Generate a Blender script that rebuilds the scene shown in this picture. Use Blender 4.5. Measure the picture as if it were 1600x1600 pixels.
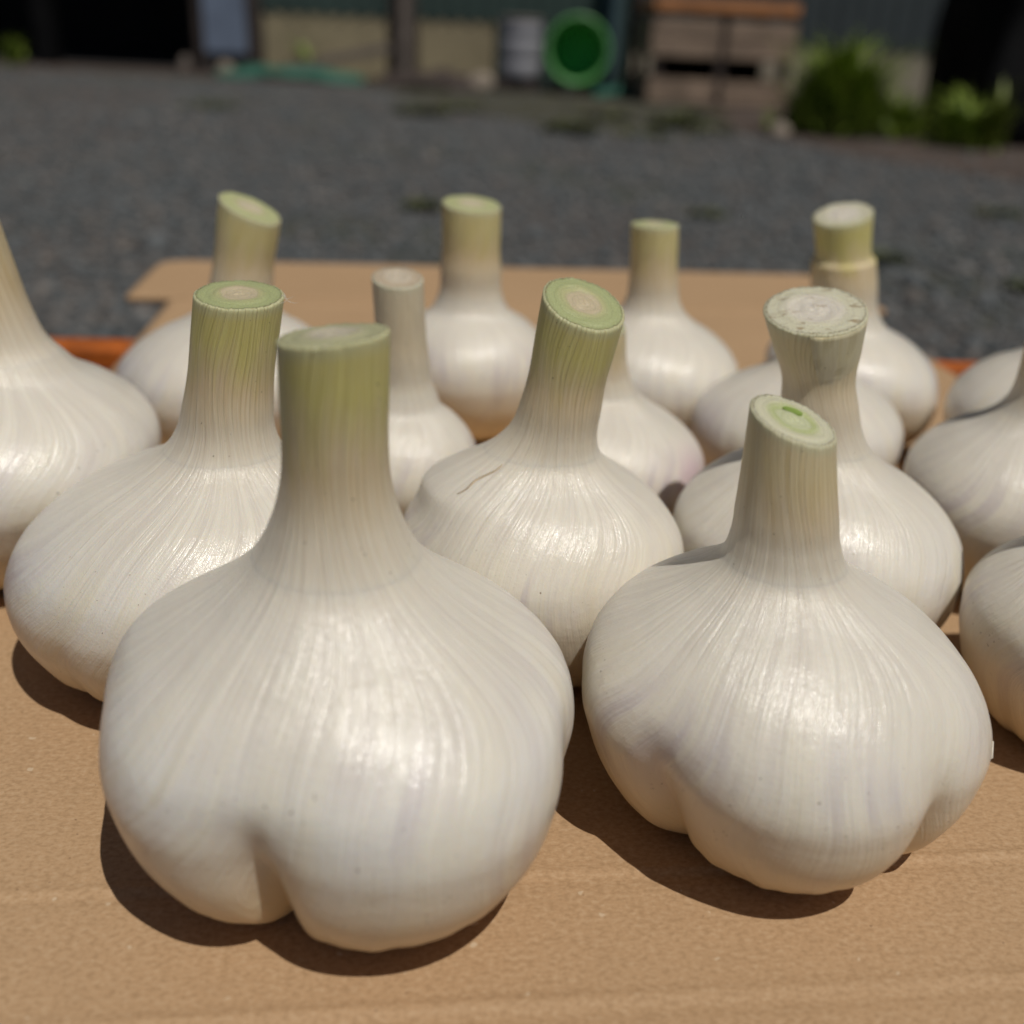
import bpy, bmesh, math, random
import numpy as np
from mathutils import Vector, Matrix

# ------------------------------------------------------------------ camera
sc = bpy.context.scene
for o in list(bpy.data.objects):
    bpy.data.objects.remove(o)
COL = sc.collection
BOARD_Z = 0.310                      # top of the cardboard above the yard
PITCH, ROLL = math.radians(25.0), math.radians(2.8)
cd = bpy.data.cameras.new('camera'); cam = bpy.data.objects.new('camera', cd); COL.objects.link(cam)
cd.sensor_width = 36.0; cd.sensor_height = 36.0; cd.lens = 36.0
cd.clip_start = 0.01; cd.clip_end = 2000.0
fw = Vector((0, math.cos(PITCH), -math.sin(PITCH))); up0 = Vector((0, math.sin(PITCH), math.cos(PITCH))); r0 = Vector((1, 0, 0))
ri = r0*math.cos(ROLL) + up0*math.sin(ROLL); up = -r0*math.sin(ROLL) + up0*math.cos(ROLL)
cam.matrix_world = Matrix(((ri.x, up.x, -fw.x, 0), (ri.y, up.y, -fw.y, 0), (ri.z, up.z, -fw.z, BOARD_Z+0.133), (0, 0, 0, 1)))
cd.dof.use_dof = True; cd.dof.focus_distance = 0.190; cd.dof.aperture_fstop = 10.0; cd.dof.aperture_blades = 0
sc.camera = cam
sc.render.resolution_x = 1024; sc.render.resolution_y = 1024

# ------------------------------------------------------------------ light
TO_SUN = Vector((0.27, -0.39, 1.0)).normalized()
w = bpy.data.worlds.new('World'); sc.world = w; w.use_nodes = True
nt = w.node_tree; nt.nodes.clear()
sky = nt.nodes.new('ShaderNodeTexSky'); sky.sky_type = 'NISHITA'; sky.sun_disc = False
sky.sun_elevation = math.asin(TO_SUN.z); sky.sun_rotation = math.atan2(TO_SUN.x, TO_SUN.y)
sky.air_density = 0.65; sky.dust_density = 0.6; sky.ozone_density = 0.6
bg = nt.nodes.new('ShaderNodeBackground'); bg.inputs[1].default_value = 0.050
wo = nt.nodes.new('ShaderNodeOutputWorld')
nt.links.new(sky.outputs[0], bg.inputs[0]); nt.links.new(bg.outputs[0], wo.inputs[0])
sl = bpy.data.lights.new('sun', 'SUN'); sun = bpy.data.objects.new('sun', sl); COL.objects.link(sun)
sl.energy = 5.0; sl.angle = math.radians(0.53); sl.color = (1.0, 0.955, 0.88)
sun.rotation_euler = (-TO_SUN).to_track_quat('-Z', 'Y').to_euler(); sun.location = (1, -2, 4)
vs = sc.view_settings
vs.view_transform = 'Standard'; vs.look = 'None'; vs.exposure = -0.86; vs.gamma = 1.0; vs.use_curve_mapping = False

# ------------------------------------------------------------------ helpers
def tag(o, label=None, cat=None, group=None, kind=None):
    if label: o['label'] = label
    if cat: o['category'] = cat
    if group: o['group'] = group
    if kind: o['kind'] = kind
    return o
def empty(name, loc, rz=0.0):
    o = bpy.data.objects.new(name, None); COL.objects.link(o)
    o.empty_display_size = 0.02; o.location = loc; o.rotation_euler = (0, 0, rz)
    return o
def mesh_np(name, verts, faces, mat, parent=None, smooth=True):
    me = bpy.data.meshes.new(name)
    me.from_pydata([tuple(v) for v in verts], [], faces) if not isinstance(faces, np.ndarray) else None
    if isinstance(faces, np.ndarray):
        n, k = faces.shape
        me.vertices.add(len(verts)); me.vertices.foreach_set('co', np.asarray(verts, dtype=np.float32).ravel())
        me.loops.add(n*k); me.loops.foreach_set('vertex_index', faces.astype(np.int32).ravel())
        me.polygons.add(n); me.polygons.foreach_set('loop_start', np.arange(0, n*k, k, dtype=np.int32))
        me.update(calc_edges=True); me.validate()
    if smooth:
        me.polygons.foreach_set('use_smooth', np.ones(len(me.polygons), dtype=bool))
    if mat: me.materials.append(mat)
    o = bpy.data.objects.new(name, me); COL.objects.link(o); o.parent = parent
    return o
def attr(o, name, data, kind='FLOAT'):
    a = o.data.attributes.new(name, kind, 'POINT')
    a.data.foreach_set('vector' if kind == 'FLOAT_VECTOR' else 'value', np.asarray(data, dtype=np.float32).ravel())
class MB:
    """collects boxes and prisms into one mesh"""
    def __init__(s): s.v = []; s.f = []
    def box(s, x0, x1, y0, y1, z0, z1, m=None):
        b = len(s.v)
        P = [(x0,y0,z0),(x1,y0,z0),(x1,y1,z0),(x0,y1,z0),(x0,y0,z1),(x1,y0,z1),(x1,y1,z1),(x0,y1,z1)]
        if m: P = [tuple(m @ Vector(p)) for p in P]
        s.v += P
        s.f += [tuple(b+i for i in q) for q in ((0,3,2,1),(4,5,6,7),(0,1,5,4),(1,2,6,5),(2,3,7,6),(3,0,4,7))]
        return s
    def lathe(s, prof, n=48, m=None, close=False):
        b = len(s.v)
        for r, z in prof:
            for k in range(n):
                a = 2*math.pi*k/n; p = Vector((r*math.cos(a), r*math.sin(a), z))
                s.v.append(tuple(m @ p) if m else tuple(p))
        R = len(prof)
        for i in range(R if close else R-1):
            j = (i+1) % R
            for k in range(n):
                l = (k+1) % n
                s.f.append((b+i*n+k, b+i*n+l, b+j*n+l, b+j*n+k))
        return s
    def build(s, name, mat, parent=None, bevel=0.0, smooth=False):
        o = mesh_np(name, s.v, s.f, mat, parent, smooth)
        if bevel:
            md = o.modifiers.new('bevel', 'BEVEL'); md.width = bevel; md.segments = 2; md.limit_method = 'ANGLE'
        return o
def smooth01(x): x = np.clip(x, 0, 1); return x*x*(3-2*x)

# ------------------------------------------------------------------ materials
class NT:
    def __init__(s, name):
        s.m = bpy.data.materials.new(name); s.m.use_nodes = True; s.t = s.m.node_tree; s.t.nodes.clear()
        s.out = s.n('ShaderNodeOutputMaterial'); s.b = s.n('ShaderNodeBsdfPrincipled'); s.t.links.new(s.b.outputs[0], s.out.inputs[0])
    def n(s, k, **kw):
        q = s.t.nodes.new(k)
        for a, v in kw.items(): setattr(q, a, v)
        return q
    def put(s, sock, v):
        if hasattr(v, 'is_linked'): s.t.links.new(v, sock)
        else:
            if isinstance(v, tuple) and len(v) == 3 and sock.type == 'RGBA': v = v+(1,)
            sock.default_value = v
    def bs(s, **kw):
        for a, v in kw.items(): s.put(s.b.inputs[a.replace('_', ' ')], v)
    def math(s, op, a, b=0.0, c=0.0, clamp=False):
        q = s.n('ShaderNodeMath', operation=op); q.use_clamp = clamp
        s.put(q.inputs[0], a); s.put(q.inputs[1], b); s.put(q.inputs[2], c); return q.outputs[0]
    def vscale(s, v, k):
        q = s.n('ShaderNodeVectorMath', operation='MULTIPLY'); s.put(q.inputs[0], v); q.inputs[1].default_value = k; return q.outputs[0]
    def vadd(s, v, k):
        q = s.n('ShaderNodeVectorMath', operation='ADD'); s.put(q.inputs[0], v); s.put(q.inputs[1], k); return q.outputs[0]
    def noise(s, vec, scale, detail=2.0, rough=0.5, dist=0.0):
        q = s.n('ShaderNodeTexNoise'); q.noise_dimensions = '3D'
        if vec is not None: s.put(q.inputs['Vector'], vec)
        q.inputs['Scale'].default_value = scale; q.inputs['Detail'].default_value = detail
        q.inputs['Roughness'].default_value = rough; q.inputs['Distortion'].default_value = dist
        return q.outputs['Fac']
    def ramp(s, fac, stops, mode='LINEAR'):
        q = s.n('ShaderNodeValToRGB'); q.color_ramp.interpolation = mode; e = q.color_ramp.elements
        while len(e) < len(stops): e.new(0.5)
        for i, (p, c) in enumerate(stops):
            e[i].position = p; e[i].color = (c, c, c, 1) if isinstance(c, (int, float)) else tuple(c)+(1,)
        s.put(q.inputs[0], fac); return q.outputs[0]
    def mix(s, fac, a, b, mode='MIX'):
        q = s.n('ShaderNodeMix', data_type='RGBA', blend_type=mode)
        s.put(q.inputs[0], fac); s.put(q.inputs[6], a); s.put(q.inputs[7], b); return q.outputs[2]
    def attr(s, name, out='Fac'):
        q = s.n('ShaderNodeAttribute'); q.attribute_name = name; return q.outputs[out]
    def coord(s, k='Object'):
        return s.n('ShaderNodeTexCoord').outputs[k]
    def bump(s, h, dist, strength=1.0, normal=None):
        q = s.n('ShaderNodeBump'); q.inputs['Strength'].default_value = strength; q.inputs['Distance'].default_value = dist
        s.put(q.inputs['Height'], h)
        if normal is not None: s.put(q.inputs['Normal'], normal)
        return q.outputs[0]

def flat_mat(name, col, rough=0.7, var=0.25, scale=6.0, bump=0.0, metal=0.0):
    q = NT(name); co = q.coord()
    f = q.noise(co, scale, 4, 0.6)
    dark = tuple(c*(1-var) for c in col); lite = tuple(min(1, c*(1+var)) for c in col)
    q.bs(Base_Color=q.ramp(f, [(0.3, dark), (0.7, lite)]), Roughness=rough, Metallic=metal)
    if bump: q.bs(Normal=q.bump(q.noise(co, scale*6, 4, 0.6), bump))
    return q.m

def skin_nodes(name, tint=(1, 1, 1), pink=0.0, tan=0.0):
    """papery garlic skin with veins that run from root to neck"""
    q = NT(name)
    rib = q.attr('rib', 'Vector'); z = q.attr('hgt')
    broad = q.noise(q.vscale(rib, (3.2, 3.2, 1.6)), 1.0, 3, 0.55)
    mid = q.noise(q.vscale(rib, (13, 13, 0.9)), 1.0, 3, 0.6)
    fine = q.noise(q.vscale(rib, (46, 46, 1.6)), 1.0, 3, 0.65)
    hair = q.noise(q.vscale(rib, (120, 120, 3.0)), 1.0, 2, 0.6)
    A = tuple(a*b for a, b in zip((0.80, 0.765, 0.69), tint)); Bc = tuple(a*b for a, b in zip((0.755, 0.72, 0.665), tint)); Cc = (0.81, 0.76, 0.64)
    c = q.ramp(broad, [(0.30, Bc), (0.50, A), (0.68, Cc)])
    strk = q.noise(q.vscale(rib, (6.0, 6.0, 0.7)), 1.0, 3, 0.55); lil = q.noise(q.vadd(q.vscale(rib, (2.0, 2.0, 0.8)), (7.0, 3.0, 1.0)), 1.0, 2, 0.5)
    c = q.mix(q.math('MULTIPLY', q.ramp(strk, [(0.44, 0.0), (0.58, 1.0)]), q.ramp(lil, [(0.45, 0.0), (0.60, 0.75)])), c, (0.60, 0.54, 0.545))
    c = q.mix(q.math('MULTIPLY', q.ramp(strk, [(0.42, 0.8), (0.54, 0.0)]), q.ramp(lil, [(0.40, 0.6), (0.52, 0.0)])), c, (0.76, 0.69, 0.53))
    vein = q.ramp(mid, [(0.36, 1.0), (0.50, 0.0)])
    c = q.mix(q.math('MULTIPLY', vein, 0.20), c, (0.67, 0.635, 0.595))
    lite = q.ramp(fine, [(0.54, 0.0), (0.68, 1.0)])
    c = q.mix(q.math('MULTIPLY', lite, 0.30), c, (0.86, 0.84, 0.78))
    dk = q.ramp(fine, [(0.30, 1.0), (0.43, 0.0)])
    c = q.mix(q.math('MULTIPLY', dk, 0.15), c, (0.58, 0.52, 0.43))
    # warm bounce light from the cardboard, painted into the lower skin
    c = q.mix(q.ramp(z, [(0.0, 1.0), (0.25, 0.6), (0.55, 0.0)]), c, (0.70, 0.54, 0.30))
    if pink:
        pk = q.attr('blush'); c = q.mix(q.math('MULTIPLY', pk, q.ramp(mid, [(0.35, 0.25), (0.6, 1.0)])), c, (0.66, 0.50, 0.54))
    # specks of soil
    sp = q.noise(q.coord(), 1300, 1, 0.4); dirt = q.noise(q.coord(), 45, 2, 0.5)
    s_ = q.math('MULTIPLY', q.ramp(sp, [(0.745, 0.0), (0.775, 1.0)]), q.ramp(dirt, [(0.44, 0.0), (0.58, 0.9)]))
    c = q.mix(s_, c, (0.20, 0.15, 0.10))
    # towards the stem
    c = q.mix(q.ramp(z, [(0.62, 0.0), (0.80, 1.0)]), c, skin_low(q, mid, fine)); c = q.mix(q.ramp(q.math('SUBTRACT', z, 0.5), [(0.40, 0.0), (0.80, 1.0)]), c, stem_low(q, mid, fine))
    grain = q.noise(q.coord(), 2600, 2, 0.6)
    rg = q.math('ADD', q.math('MULTIPLY', q.noise(q.vscale(rib, (9, 9, 3)), 1.0, 2, 0.5), 0.34), 0.19)
    an = q.attr('ang'); an2 = q.attr('ang2'); upw = q.ramp(z, [(0.25, 0.12), (0.95, 1.0)])
    ridge = q.math('MULTIPLY', q.ramp(q.math('ADD', an, q.math('MULTIPLY', an2, 0.45)), [(0.35, 0.0), (1.0, 1.0)]), upw)
    c = q.mix(q.math('MULTIPLY', ridge, q.ramp(mid, [(0.40, 0.0), (0.65, 0.30)])), c, (0.60, 0.55, 0.47))
    h = q.math('ADD', q.math('MULTIPLY', fine, 1.0), q.math('MULTIPLY', mid, 1.15))
    h = q.math('SUBTRACT', h, q.math('MULTIPLY', ridge, 0.24))
    h = q.math('ADD', h, q.math('MULTIPLY', hair, 0.22))
    crk = q.noise(q.vscale(q.coord(), (1, 1, 1.6)), 330, 3, 0.6); h = q.math('ADD', h, q.math('MULTIPLY', crk, 0.6))
    n1 = q.bump(h, 0.00030, 0.62)
    n2 = q.bump(grain, 0.00008, 0.7, n1)
    q.bs(Base_Color=c, Roughness=rg, Normal=n2, Subsurface_Weight=0.30, Subsurface_Radius=(1.0, 0.72, 0.42), Subsurface_Scale=0.0030, Coat_Weight=q.math('MULTIPLY', q.ramp(strk, [(0.35, 0.45), (0.6, 1.0)]), 0.36), Coat_Roughness=0.12, Coat_Normal=n2)
    q.bs(**{'Specular_IOR_Level': 0.42})
    return q.m
def skin_low(q, mid, fine):
    c = q.ramp(mid, [(0.36, (0.71, 0.655, 0.57)), (0.6, (0.78, 0.73, 0.63))])
    return q.mix(q.math('MULTIPLY', q.ramp(fine, [(0.54, 0.0), (0.68, 1.0)]), 0.35), c, (0.84, 0.805, 0.72))
def stem_low(q, mid, fine):
    c = q.ramp(mid, [(0.35, (0.68, 0.54, 0.335)), (0.6, (0.76, 0.64, 0.44))])
    return q.mix(q.math('MULTIPLY', q.ramp(fine, [(0.52, 0.0), (0.66, 1.0)]), 0.5), c, (0.74, 0.67, 0.54))
def stem_nodes(name, green=1.0, brown=1.0, pale=0.0):
    q = NT(name)
    rib = q.attr('rib', 'Vector'); z = q.attr('hgt'); t = q.attr('stem_t')
    mid = q.noise(q.vscale(rib, (13, 13, 0.9)), 1.0, 3, 0.6)
    fine = q.noise(q.vscale(rib, (46, 46, 1.6)), 1.0, 3, 0.65)
    hair = q.noise(q.vscale(rib, (90, 90, 1.2)), 1.0, 2, 0.6)
    c = q.mix(q.ramp(q.math('SUBTRACT', z, 0.5), [(0.40, 0.0), (0.80, 1.0)]), skin_low(q, mid, fine), stem_low(q, mid, fine))
    patch = q.noise(q.vscale(rib, (2.4, 2.4, 2.2)), 1.0, 2, 0.5)
    tanc = q.ramp(fine, [(0.35, (0.58, 0.405, 0.175)), (0.65, (0.69, 0.52, 0.26))])
    c = q.mix(q.math('MULTIPLY', q.ramp(t, [(0.18, 0.0), (0.45, 0.55*brown), (0.75, 0.25*brown), (1.0, 0.0)]), q.ramp(patch, [(0.3, 0.35), (0.65, 1.0)])), c, tanc)
    gc = q.ramp(fine, [(0.34, (0.58, 0.52, 0.15)), (0.66, (0.72, 0.66, 0.26))])
    tt = q.math('ADD', t, q.math('MULTIPLY', q.math('SUBTRACT', patch, 0.5), 0.5))
    c = q.mix(q.ramp(tt, [(0.42, 0.0), (0.80, 0.92*green), (0.95, 0.85*green)]), c, gc)
    # thin pale rim under the cut
    c = q.mix(q.ramp(t, [(0.93, 0.0), (0.99, 0.55)]), c, (0.60, 0.61, 0.42))
    if pale: c = q.mix(pale, c, (0.72, 0.66, 0.54))
    an = q.attr('ang'); an2 = q.attr('ang2')
    ln = q.ramp(q.math('ADD', an, q.math('MULTIPLY', an2, 0.45)), [(0.45, 0.0), (1.0, 1.0)])
    c = q.mix(q.math('MULTIPLY', ln, q.math('MULTIPLY', q.ramp(mid, [(0.35, 0.08), (0.65, 0.42)]), q.ramp(t, [(0.0, 0.0), (0.35, 1.0)]))), c, (0.38, 0.29, 0.13))
    sp = q.noise(q.coord(), 1400, 1, 0.4); c = q.mix(q.ramp(sp, [(0.775, 0.0), (0.80, 0.8)]), c, (0.16, 0.11, 0.06))
    h = q.math('ADD', q.math('MULTIPLY', fine, 1.2), q.math('MULTIPLY', q.math('MULTIPLY', ln, -0.5), q.ramp(t, [(0.0, 0.3), (0.3, 1.0)])))
    n1 = q.bump(h, 0.00030, 0.75)
    q.bs(Base_Color=c, Roughness=q.ramp(t, [(0.0, 0.36), (0.5, 0.46)]), Normal=n1, Subsurface_Weight=0.30, Subsurface_Radius=(1.0, 0.72, 0.42), Subsurface_Scale=0.0030, Coat_Weight=q.ramp(t, [(0.0, 0.24), (0.5, 0.03)]), Coat_Roughness=0.14, Coat_Normal=n1)
    q.bs(**{'Specular_IOR_Level': 0.42})
    return q.m
def cut_nodes(name, outer, ring, core, wear=0.0):
    q = NT(name); co = q.attr('disc', 'Vector'); rad = q.attr('rad')
    wob = q.noise(co, 2.2, 2, 0.5)
    r_ = q.math('ADD', rad, q.math('MULTIPLY', q.math('SUBTRACT', wob, 0.5), 0.22))
    c = q.ramp(r_, [(0.0, core), (0.40, tuple(a*0.95 for a in core)), (0.50, ring), (0.60, tuple(0.5*(a+b) for a, b in zip(ring, outer))), (0.72, outer), (0.93, outer), (1.0, tuple(a*0.62 for a in outer))])
    cells = q.noise(co, 26, 2, 0.6)
    c = q.mix(q.ramp(cells, [(0.55, 0.0), (0.72, 0.45)]), c, tuple(min(1, a*1.5+0.1) for a in outer))
    c = q.mix(q.ramp(cells, [(0.28, 0.5), (0.42, 0.0)]), c, tuple(a*0.5 for a in outer))
    lines = q.n('ShaderNodeTexWave', wave_type='RINGS', rings_direction='Z')
    q.put(lines.inputs['Vector'], co); lines.inputs['Scale'].default_value = 2.1; lines.inputs['Distortion'].default_value = 2.5; lines.inputs['Detail'].default_value = 2
    c = q.mix(q.ramp(lines.outputs['Fac'], [(0.0, 0.22), (0.2, 0.0)]), c, tuple(a*0.6 for a in ring))
    if wear:
        tear = q.noise(q.vscale(co, (1.2, 3.4, 1)), 1.6, 4, 0.7, 0.8)
        c = q.mix(q.ramp(tear, [(0.56, 0.0), (0.64, wear)]), c, (0.30, 0.20, 0.10))
    edge = q.noise(co, 12, 2, 0.6)
    c = q.mix(q.math('MULTIPLY', q.ramp(rad, [(0.93, 0.0), (0.99, 1.0)]), q.ramp(edge, [(0.45, 0.0), (0.6, 0.8)])), c, (0.22, 0.17, 0.08))
    q.bs(Base_Color=c, Roughness=0.38, Normal=q.bump(q.math('ADD', cells, q.math('MULTIPLY', lines.outputs['Fac'], 0.2)), 0.00022, 0.7),
         Subsurface_Weight=0.2, Subsurface_Radius=(1, 0.8, 0.4), Subsurface_Scale=0.002)
    return q.m

M = {}
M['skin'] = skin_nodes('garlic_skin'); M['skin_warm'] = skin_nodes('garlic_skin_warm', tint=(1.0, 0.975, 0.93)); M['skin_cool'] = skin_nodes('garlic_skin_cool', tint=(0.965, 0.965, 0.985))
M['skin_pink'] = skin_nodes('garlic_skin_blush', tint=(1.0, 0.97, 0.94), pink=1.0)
M['stem_green'] = stem_nodes('garlic_stem_green', 1.0); M['stem_mid'] = stem_nodes('garlic_stem_mid', 0.65); M['stem_pale'] = stem_nodes('garlic_stem_pale', 0.22, 0.85); M['stem_soft'] = stem_nodes('garlic_stem_soft', 0.38, 0.30, 0.18); M['stem_dry'] = stem_nodes('garlic_stem_dry', 0.05, 0.4, 0.35)
M['cut_green'] = cut_nodes('cut_green', (0.42, 0.455, 0.22), (0.50, 0.48, 0.25), (0.60, 0.50, 0.34))
M['cut_grey'] = cut_nodes('cut_grey', (0.47, 0.46, 0.27), (0.52, 0.48, 0.32), (0.58, 0.52, 0.40))
M['cut_pale'] = cut_nodes('cut_pale', (0.50, 0.52, 0.26), (0.52, 0.50, 0.27), (0.62, 0.54, 0.38))
M['cut_cream'] = cut_nodes('cut_cream', (0.66, 0.63, 0.45), (0.47, 0.52, 0.22), (0.60, 0.62, 0.38))
M['cut_white'] = cut_nodes('cut_white', (0.66, 0.63, 0.46), (0.72, 0.66, 0.55), (0.74, 0.68, 0.58), wear=0.75)
M['cut_dry'] = cut_nodes('cut_dry', (0.55, 0.45, 0.32), (0.60, 0.52, 0.40), (0.62, 0.54, 0.42), wear=0.4)
M['crack'] = flat_mat('dry_skin_edge', (0.50, 0.39, 0.26), 0.7, 0.4, 300)
M['paper'] = flat_mat('loose_skin', (0.74, 0.69, 0.58), 0.5, 0.12, 200)
M['sprout'] = flat_mat('sprout_core', (0.27, 0.38, 0.08), 0.45, 0.2, 300)

def card_mat():
    q = NT('kraft_cardboard'); co = q.coord()
    big = q.noise(co, 9, 3, 0.55); fib = q.noise(q.vscale(co, (800, 1200, 500)), 1.0, 3, 0.65); fib2 = q.noise(q.vscale(co, (170, 210, 90)), 1.0, 4, 0.6)
    c = q.ramp(big, [(0.3, (0.455, 0.292, 0.160)), (0.7, (0.495, 0.322, 0.180))])
    c = q.mix(q.ramp(fib, [(0.36, 0.45), (0.5, 0.0)]), c, (0.29, 0.18, 0.09))
    c = q.mix(q.ramp(fib, [(0.52, 0.0), (0.68, 0.6)]), c, (0.56, 0.40, 0.25))
    c = q.mix(q.ramp(fib2, [(0.3, 0.22), (0.5, 0.0)]), c, (0.36, 0.23, 0.125))
    sp = q.noise(co, 620, 1, 0.5); c = q.mix(q.ramp(sp, [(0.765, 0.0), (0.785, 0.6)]), c, (0.18, 0.10, 0.05))
    sp2 = q.noise(q.vadd(co, (3.1, 1.7, 0.4)), 420, 1, 0.5); c = q.mix(q.ramp(sp2, [(0.75, 0.0), (0.77, 0.7)]), c, (0.62, 0.49, 0.34))
    h = q.math('ADD', fib, q.math('MULTIPLY', fib2, 0.7))
    q.bs(Base_Color=c, Roughness=0.72, Normal=q.bump(h, 0.00010, 0.6)); q.bs(**{'Specular_IOR_Level': 0.25})
    return q.m
M['card'] = card_mat()

def gravel_mat():
    q = NT('gravel_yard'); co = q.coord()
    cell = q.n('ShaderNodeTexVoronoi'); q.put(cell.inputs['Vector'], co); cell.inputs['Scale'].default_value = 42
    big = q.noise(co, 0.55, 4, 0.6); med = q.noise(co, 3.2, 4, 0.6)
    c = q.ramp(cell.outputs['Color'], [(0.1, (0.060, 0.069, 0.072)), (0.9, (0.135, 0.145, 0.148))])
    c = q.mix(q.ramp(med, [(0.42, 0.0), (0.62, 0.75)]), c, (0.088, 0.072, 0.060))
    c = q.mix(q.ramp(big, [(0.46, 0.0), (0.62, 0.8)]), c, (0.098, 0.074, 0.062))
    c = q.mix(q.ramp(q.noise(q.vadd(co, (5, 9, 0)), 1.1, 4, 0.6), [(0.54, 0.0), (0.66, 0.75)]), c, (0.045, 0.056, 0.028))
    q.bs(Base_Color=c, Roughness=0.85, Normal=q.bump(q.math('SUBTRACT', 1.0, cell.outputs['Distance']), 0.012, 0.8))
    return q.m
def stone_mat():
    q = NT('gravel_stone'); s = q.attr('shade')
    c = q.ramp(s, [(0.0, (0.062, 0.072, 0.076)), (0.45, (0.115, 0.125, 0.129)), (0.75, (0.12, 0.118, 0.114)), (0.93, (0.145, 0.125, 0.11)), (1.0, (0.24, 0.22, 0.20))])
    q.bs(Base_Color=c, Roughness=0.8); return q.m
def leaf_mat(name, a, b):
    q = NT(name); s = q.attr('shade')
    q.bs(Base_Color=q.ramp(s, [(0.0, a), (1.0, b)]), Roughness=0.55, Subsurface_Weight=0.0); q.bs(**{'Transmission_Weight': 0.0})
    return q.m
M['gravel'] = gravel_mat(); M['stones'] = stone_mat()
M['soil'] = flat_mat('bare_soil', (0.075, 0.054, 0.043), 0.9, 0.35, 5, 0.01)
M['leaf'] = leaf_mat('bush_leaf', (0.10, 0.16, 0.012), (0.27, 0.36, 0.045)); M['leaf_y'] = leaf_mat('fern_leaf', (0.09, 0.13, 0.01), (0.20, 0.25, 0.03)); M['weed'] = leaf_mat('weed_leaf', (0.035, 0.050, 0.010), (0.095, 0.105, 0.028))
M['orange'] = flat_mat('orange_plastic', (0.47, 0.118, 0.015), 0.50, 0.42, 45, 0.0004)
M['siding'] = flat_mat('dark_steel_siding', (0.045, 0.058, 0.062), 0.55, 0.2, 1.5, 0.0, 0.0); M['siding_g'] = flat_mat('green_steel_siding', (0.040, 0.066, 0.058), 0.55, 0.2, 1.5)
M['cream'] = flat_mat('cream_siding', (0.34, 0.285, 0.18), 0.65, 0.16, 2.2, 0.0006); M['cream_g'] = flat_mat('grey_cream_siding', (0.38, 0.34, 0.27), 0.65, 0.14, 2.2, 0.0006)
M['wood'] = flat_mat('weathered_wood', (0.28, 0.205, 0.15), 0.85, 0.35, 9, 0.003); M['wood_d'] = flat_mat('dark_wood', (0.045, 0.032, 0.027), 0.85, 0.3, 9, 0.002)
M['wood_o'] = flat_mat('orange_wood', (0.55, 0.24, 0.095), 0.7, 0.25, 7, 0.002); M['wood_g'] = flat_mat('greyed_plank', (0.17, 0.14, 0.12), 0.85, 0.25, 8, 0.002)
M['blue'] = flat_mat('blue_grey_sheet', (0.16, 0.20, 0.28), 0.6, 0.15, 3); M['teal'] = flat_mat('teal_net', (0.020, 0.110, 0.075), 0.7, 0.4, 14, 0.004); M['teal_d'] = flat_mat('dull_teal_sheet', (0.028, 0.062, 0.075), 0.6, 0.25, 4)
M['drum'] = flat_mat('grey_plastic_drum', (0.30, 0.30, 0.33), 0.55, 0.12, 4); M['green'] = flat_mat('green_plastic', (0.12, 0.36, 0.11), 0.42, 0.15, 5); M['green_in'] = flat_mat('green_plastic_floor', (0.03, 0.42, 0.05), 0.5, 0.15, 5)
M['dark'] = flat_mat('black_tarp_and_shade', (0.006, 0.006, 0.0065), 0.75, 0.4, 4, 0.01); M['roof'] = flat_mat('roof_steel', (0.10, 0.10, 0.11), 0.5, 0.2, 2)
M['inside'] = flat_mat('shed_interior', (0.03, 0.026, 0.024), 0.9, 0.3, 2); M['conc'] = flat_mat('concrete_block', (0.16, 0.145, 0.13), 0.9, 0.25, 10, 0.003); M['rock'] = flat_mat('pale_stone', (0.30, 0.25, 0.20), 0.85, 0.25, 20, 0.004)
M['dark'].node_tree.nodes['Principled BSDF'].inputs['Specular IOR Level'].default_value = 0.08
M['moss'] = flat_mat('mossy_soil', (0.055, 0.052, 0.032), 0.9, 0.45, 6, 0.01)

# ------------------------------------------------------------------ ground
def sheet(name, pts, z, mat):
    o = mesh_np(name, [(x, y, z) for x, y in pts], [tuple(range(len(pts)))], mat, None, False); tag(o, kind='structure'); return o
sheet('ground', [(-150, -150), (150, -150), (150, 150), (-150, 150)], 0.0, M['gravel'])
rnd = random.Random(5)
def rough_outline(pts, amp, step=0.12, seed=1):
    rr = random.Random(seed); out = []
    for i in range(len(pts)):
        a = Vector(pts[i]); b = Vector(pts[(i+1) % len(pts)]); n = max(1, int((b-a).length/step))
        for k in range(n):
            p = a.lerp(b, k/n); out.append((p.x+rr.uniform(-amp, amp), p.y+rr.uniform(-amp, amp)))
    return out
sheet('soil_bed', rough_outline([(1.15, 6.1), (1.45, 5.15), (1.85, 4.35), (2.6, 3.55), (5.5, 2.8), (6.0, 9.9), (1.3, 9.9)], 0.05, 0.12, 3), 0.006, M['soil'])
sheet('weedy_strip', rough_outline([(-1.3, 8.9), (-0.6, 7.0), (0.2, 5.6), (0.9, 5.7), (1.2, 6.6), (1.3, 9.9), (-1.5, 9.9)], 0.10, 0.15, 4), 0.004, M['moss'])
sheet('building_apron', rough_outline([(-14, 9.2), (-1.3, 9.0), (-1.3, 9.95), (-14, 9.95)], 0.05, 0.2, 5), 0.005, M['soil'])

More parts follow.
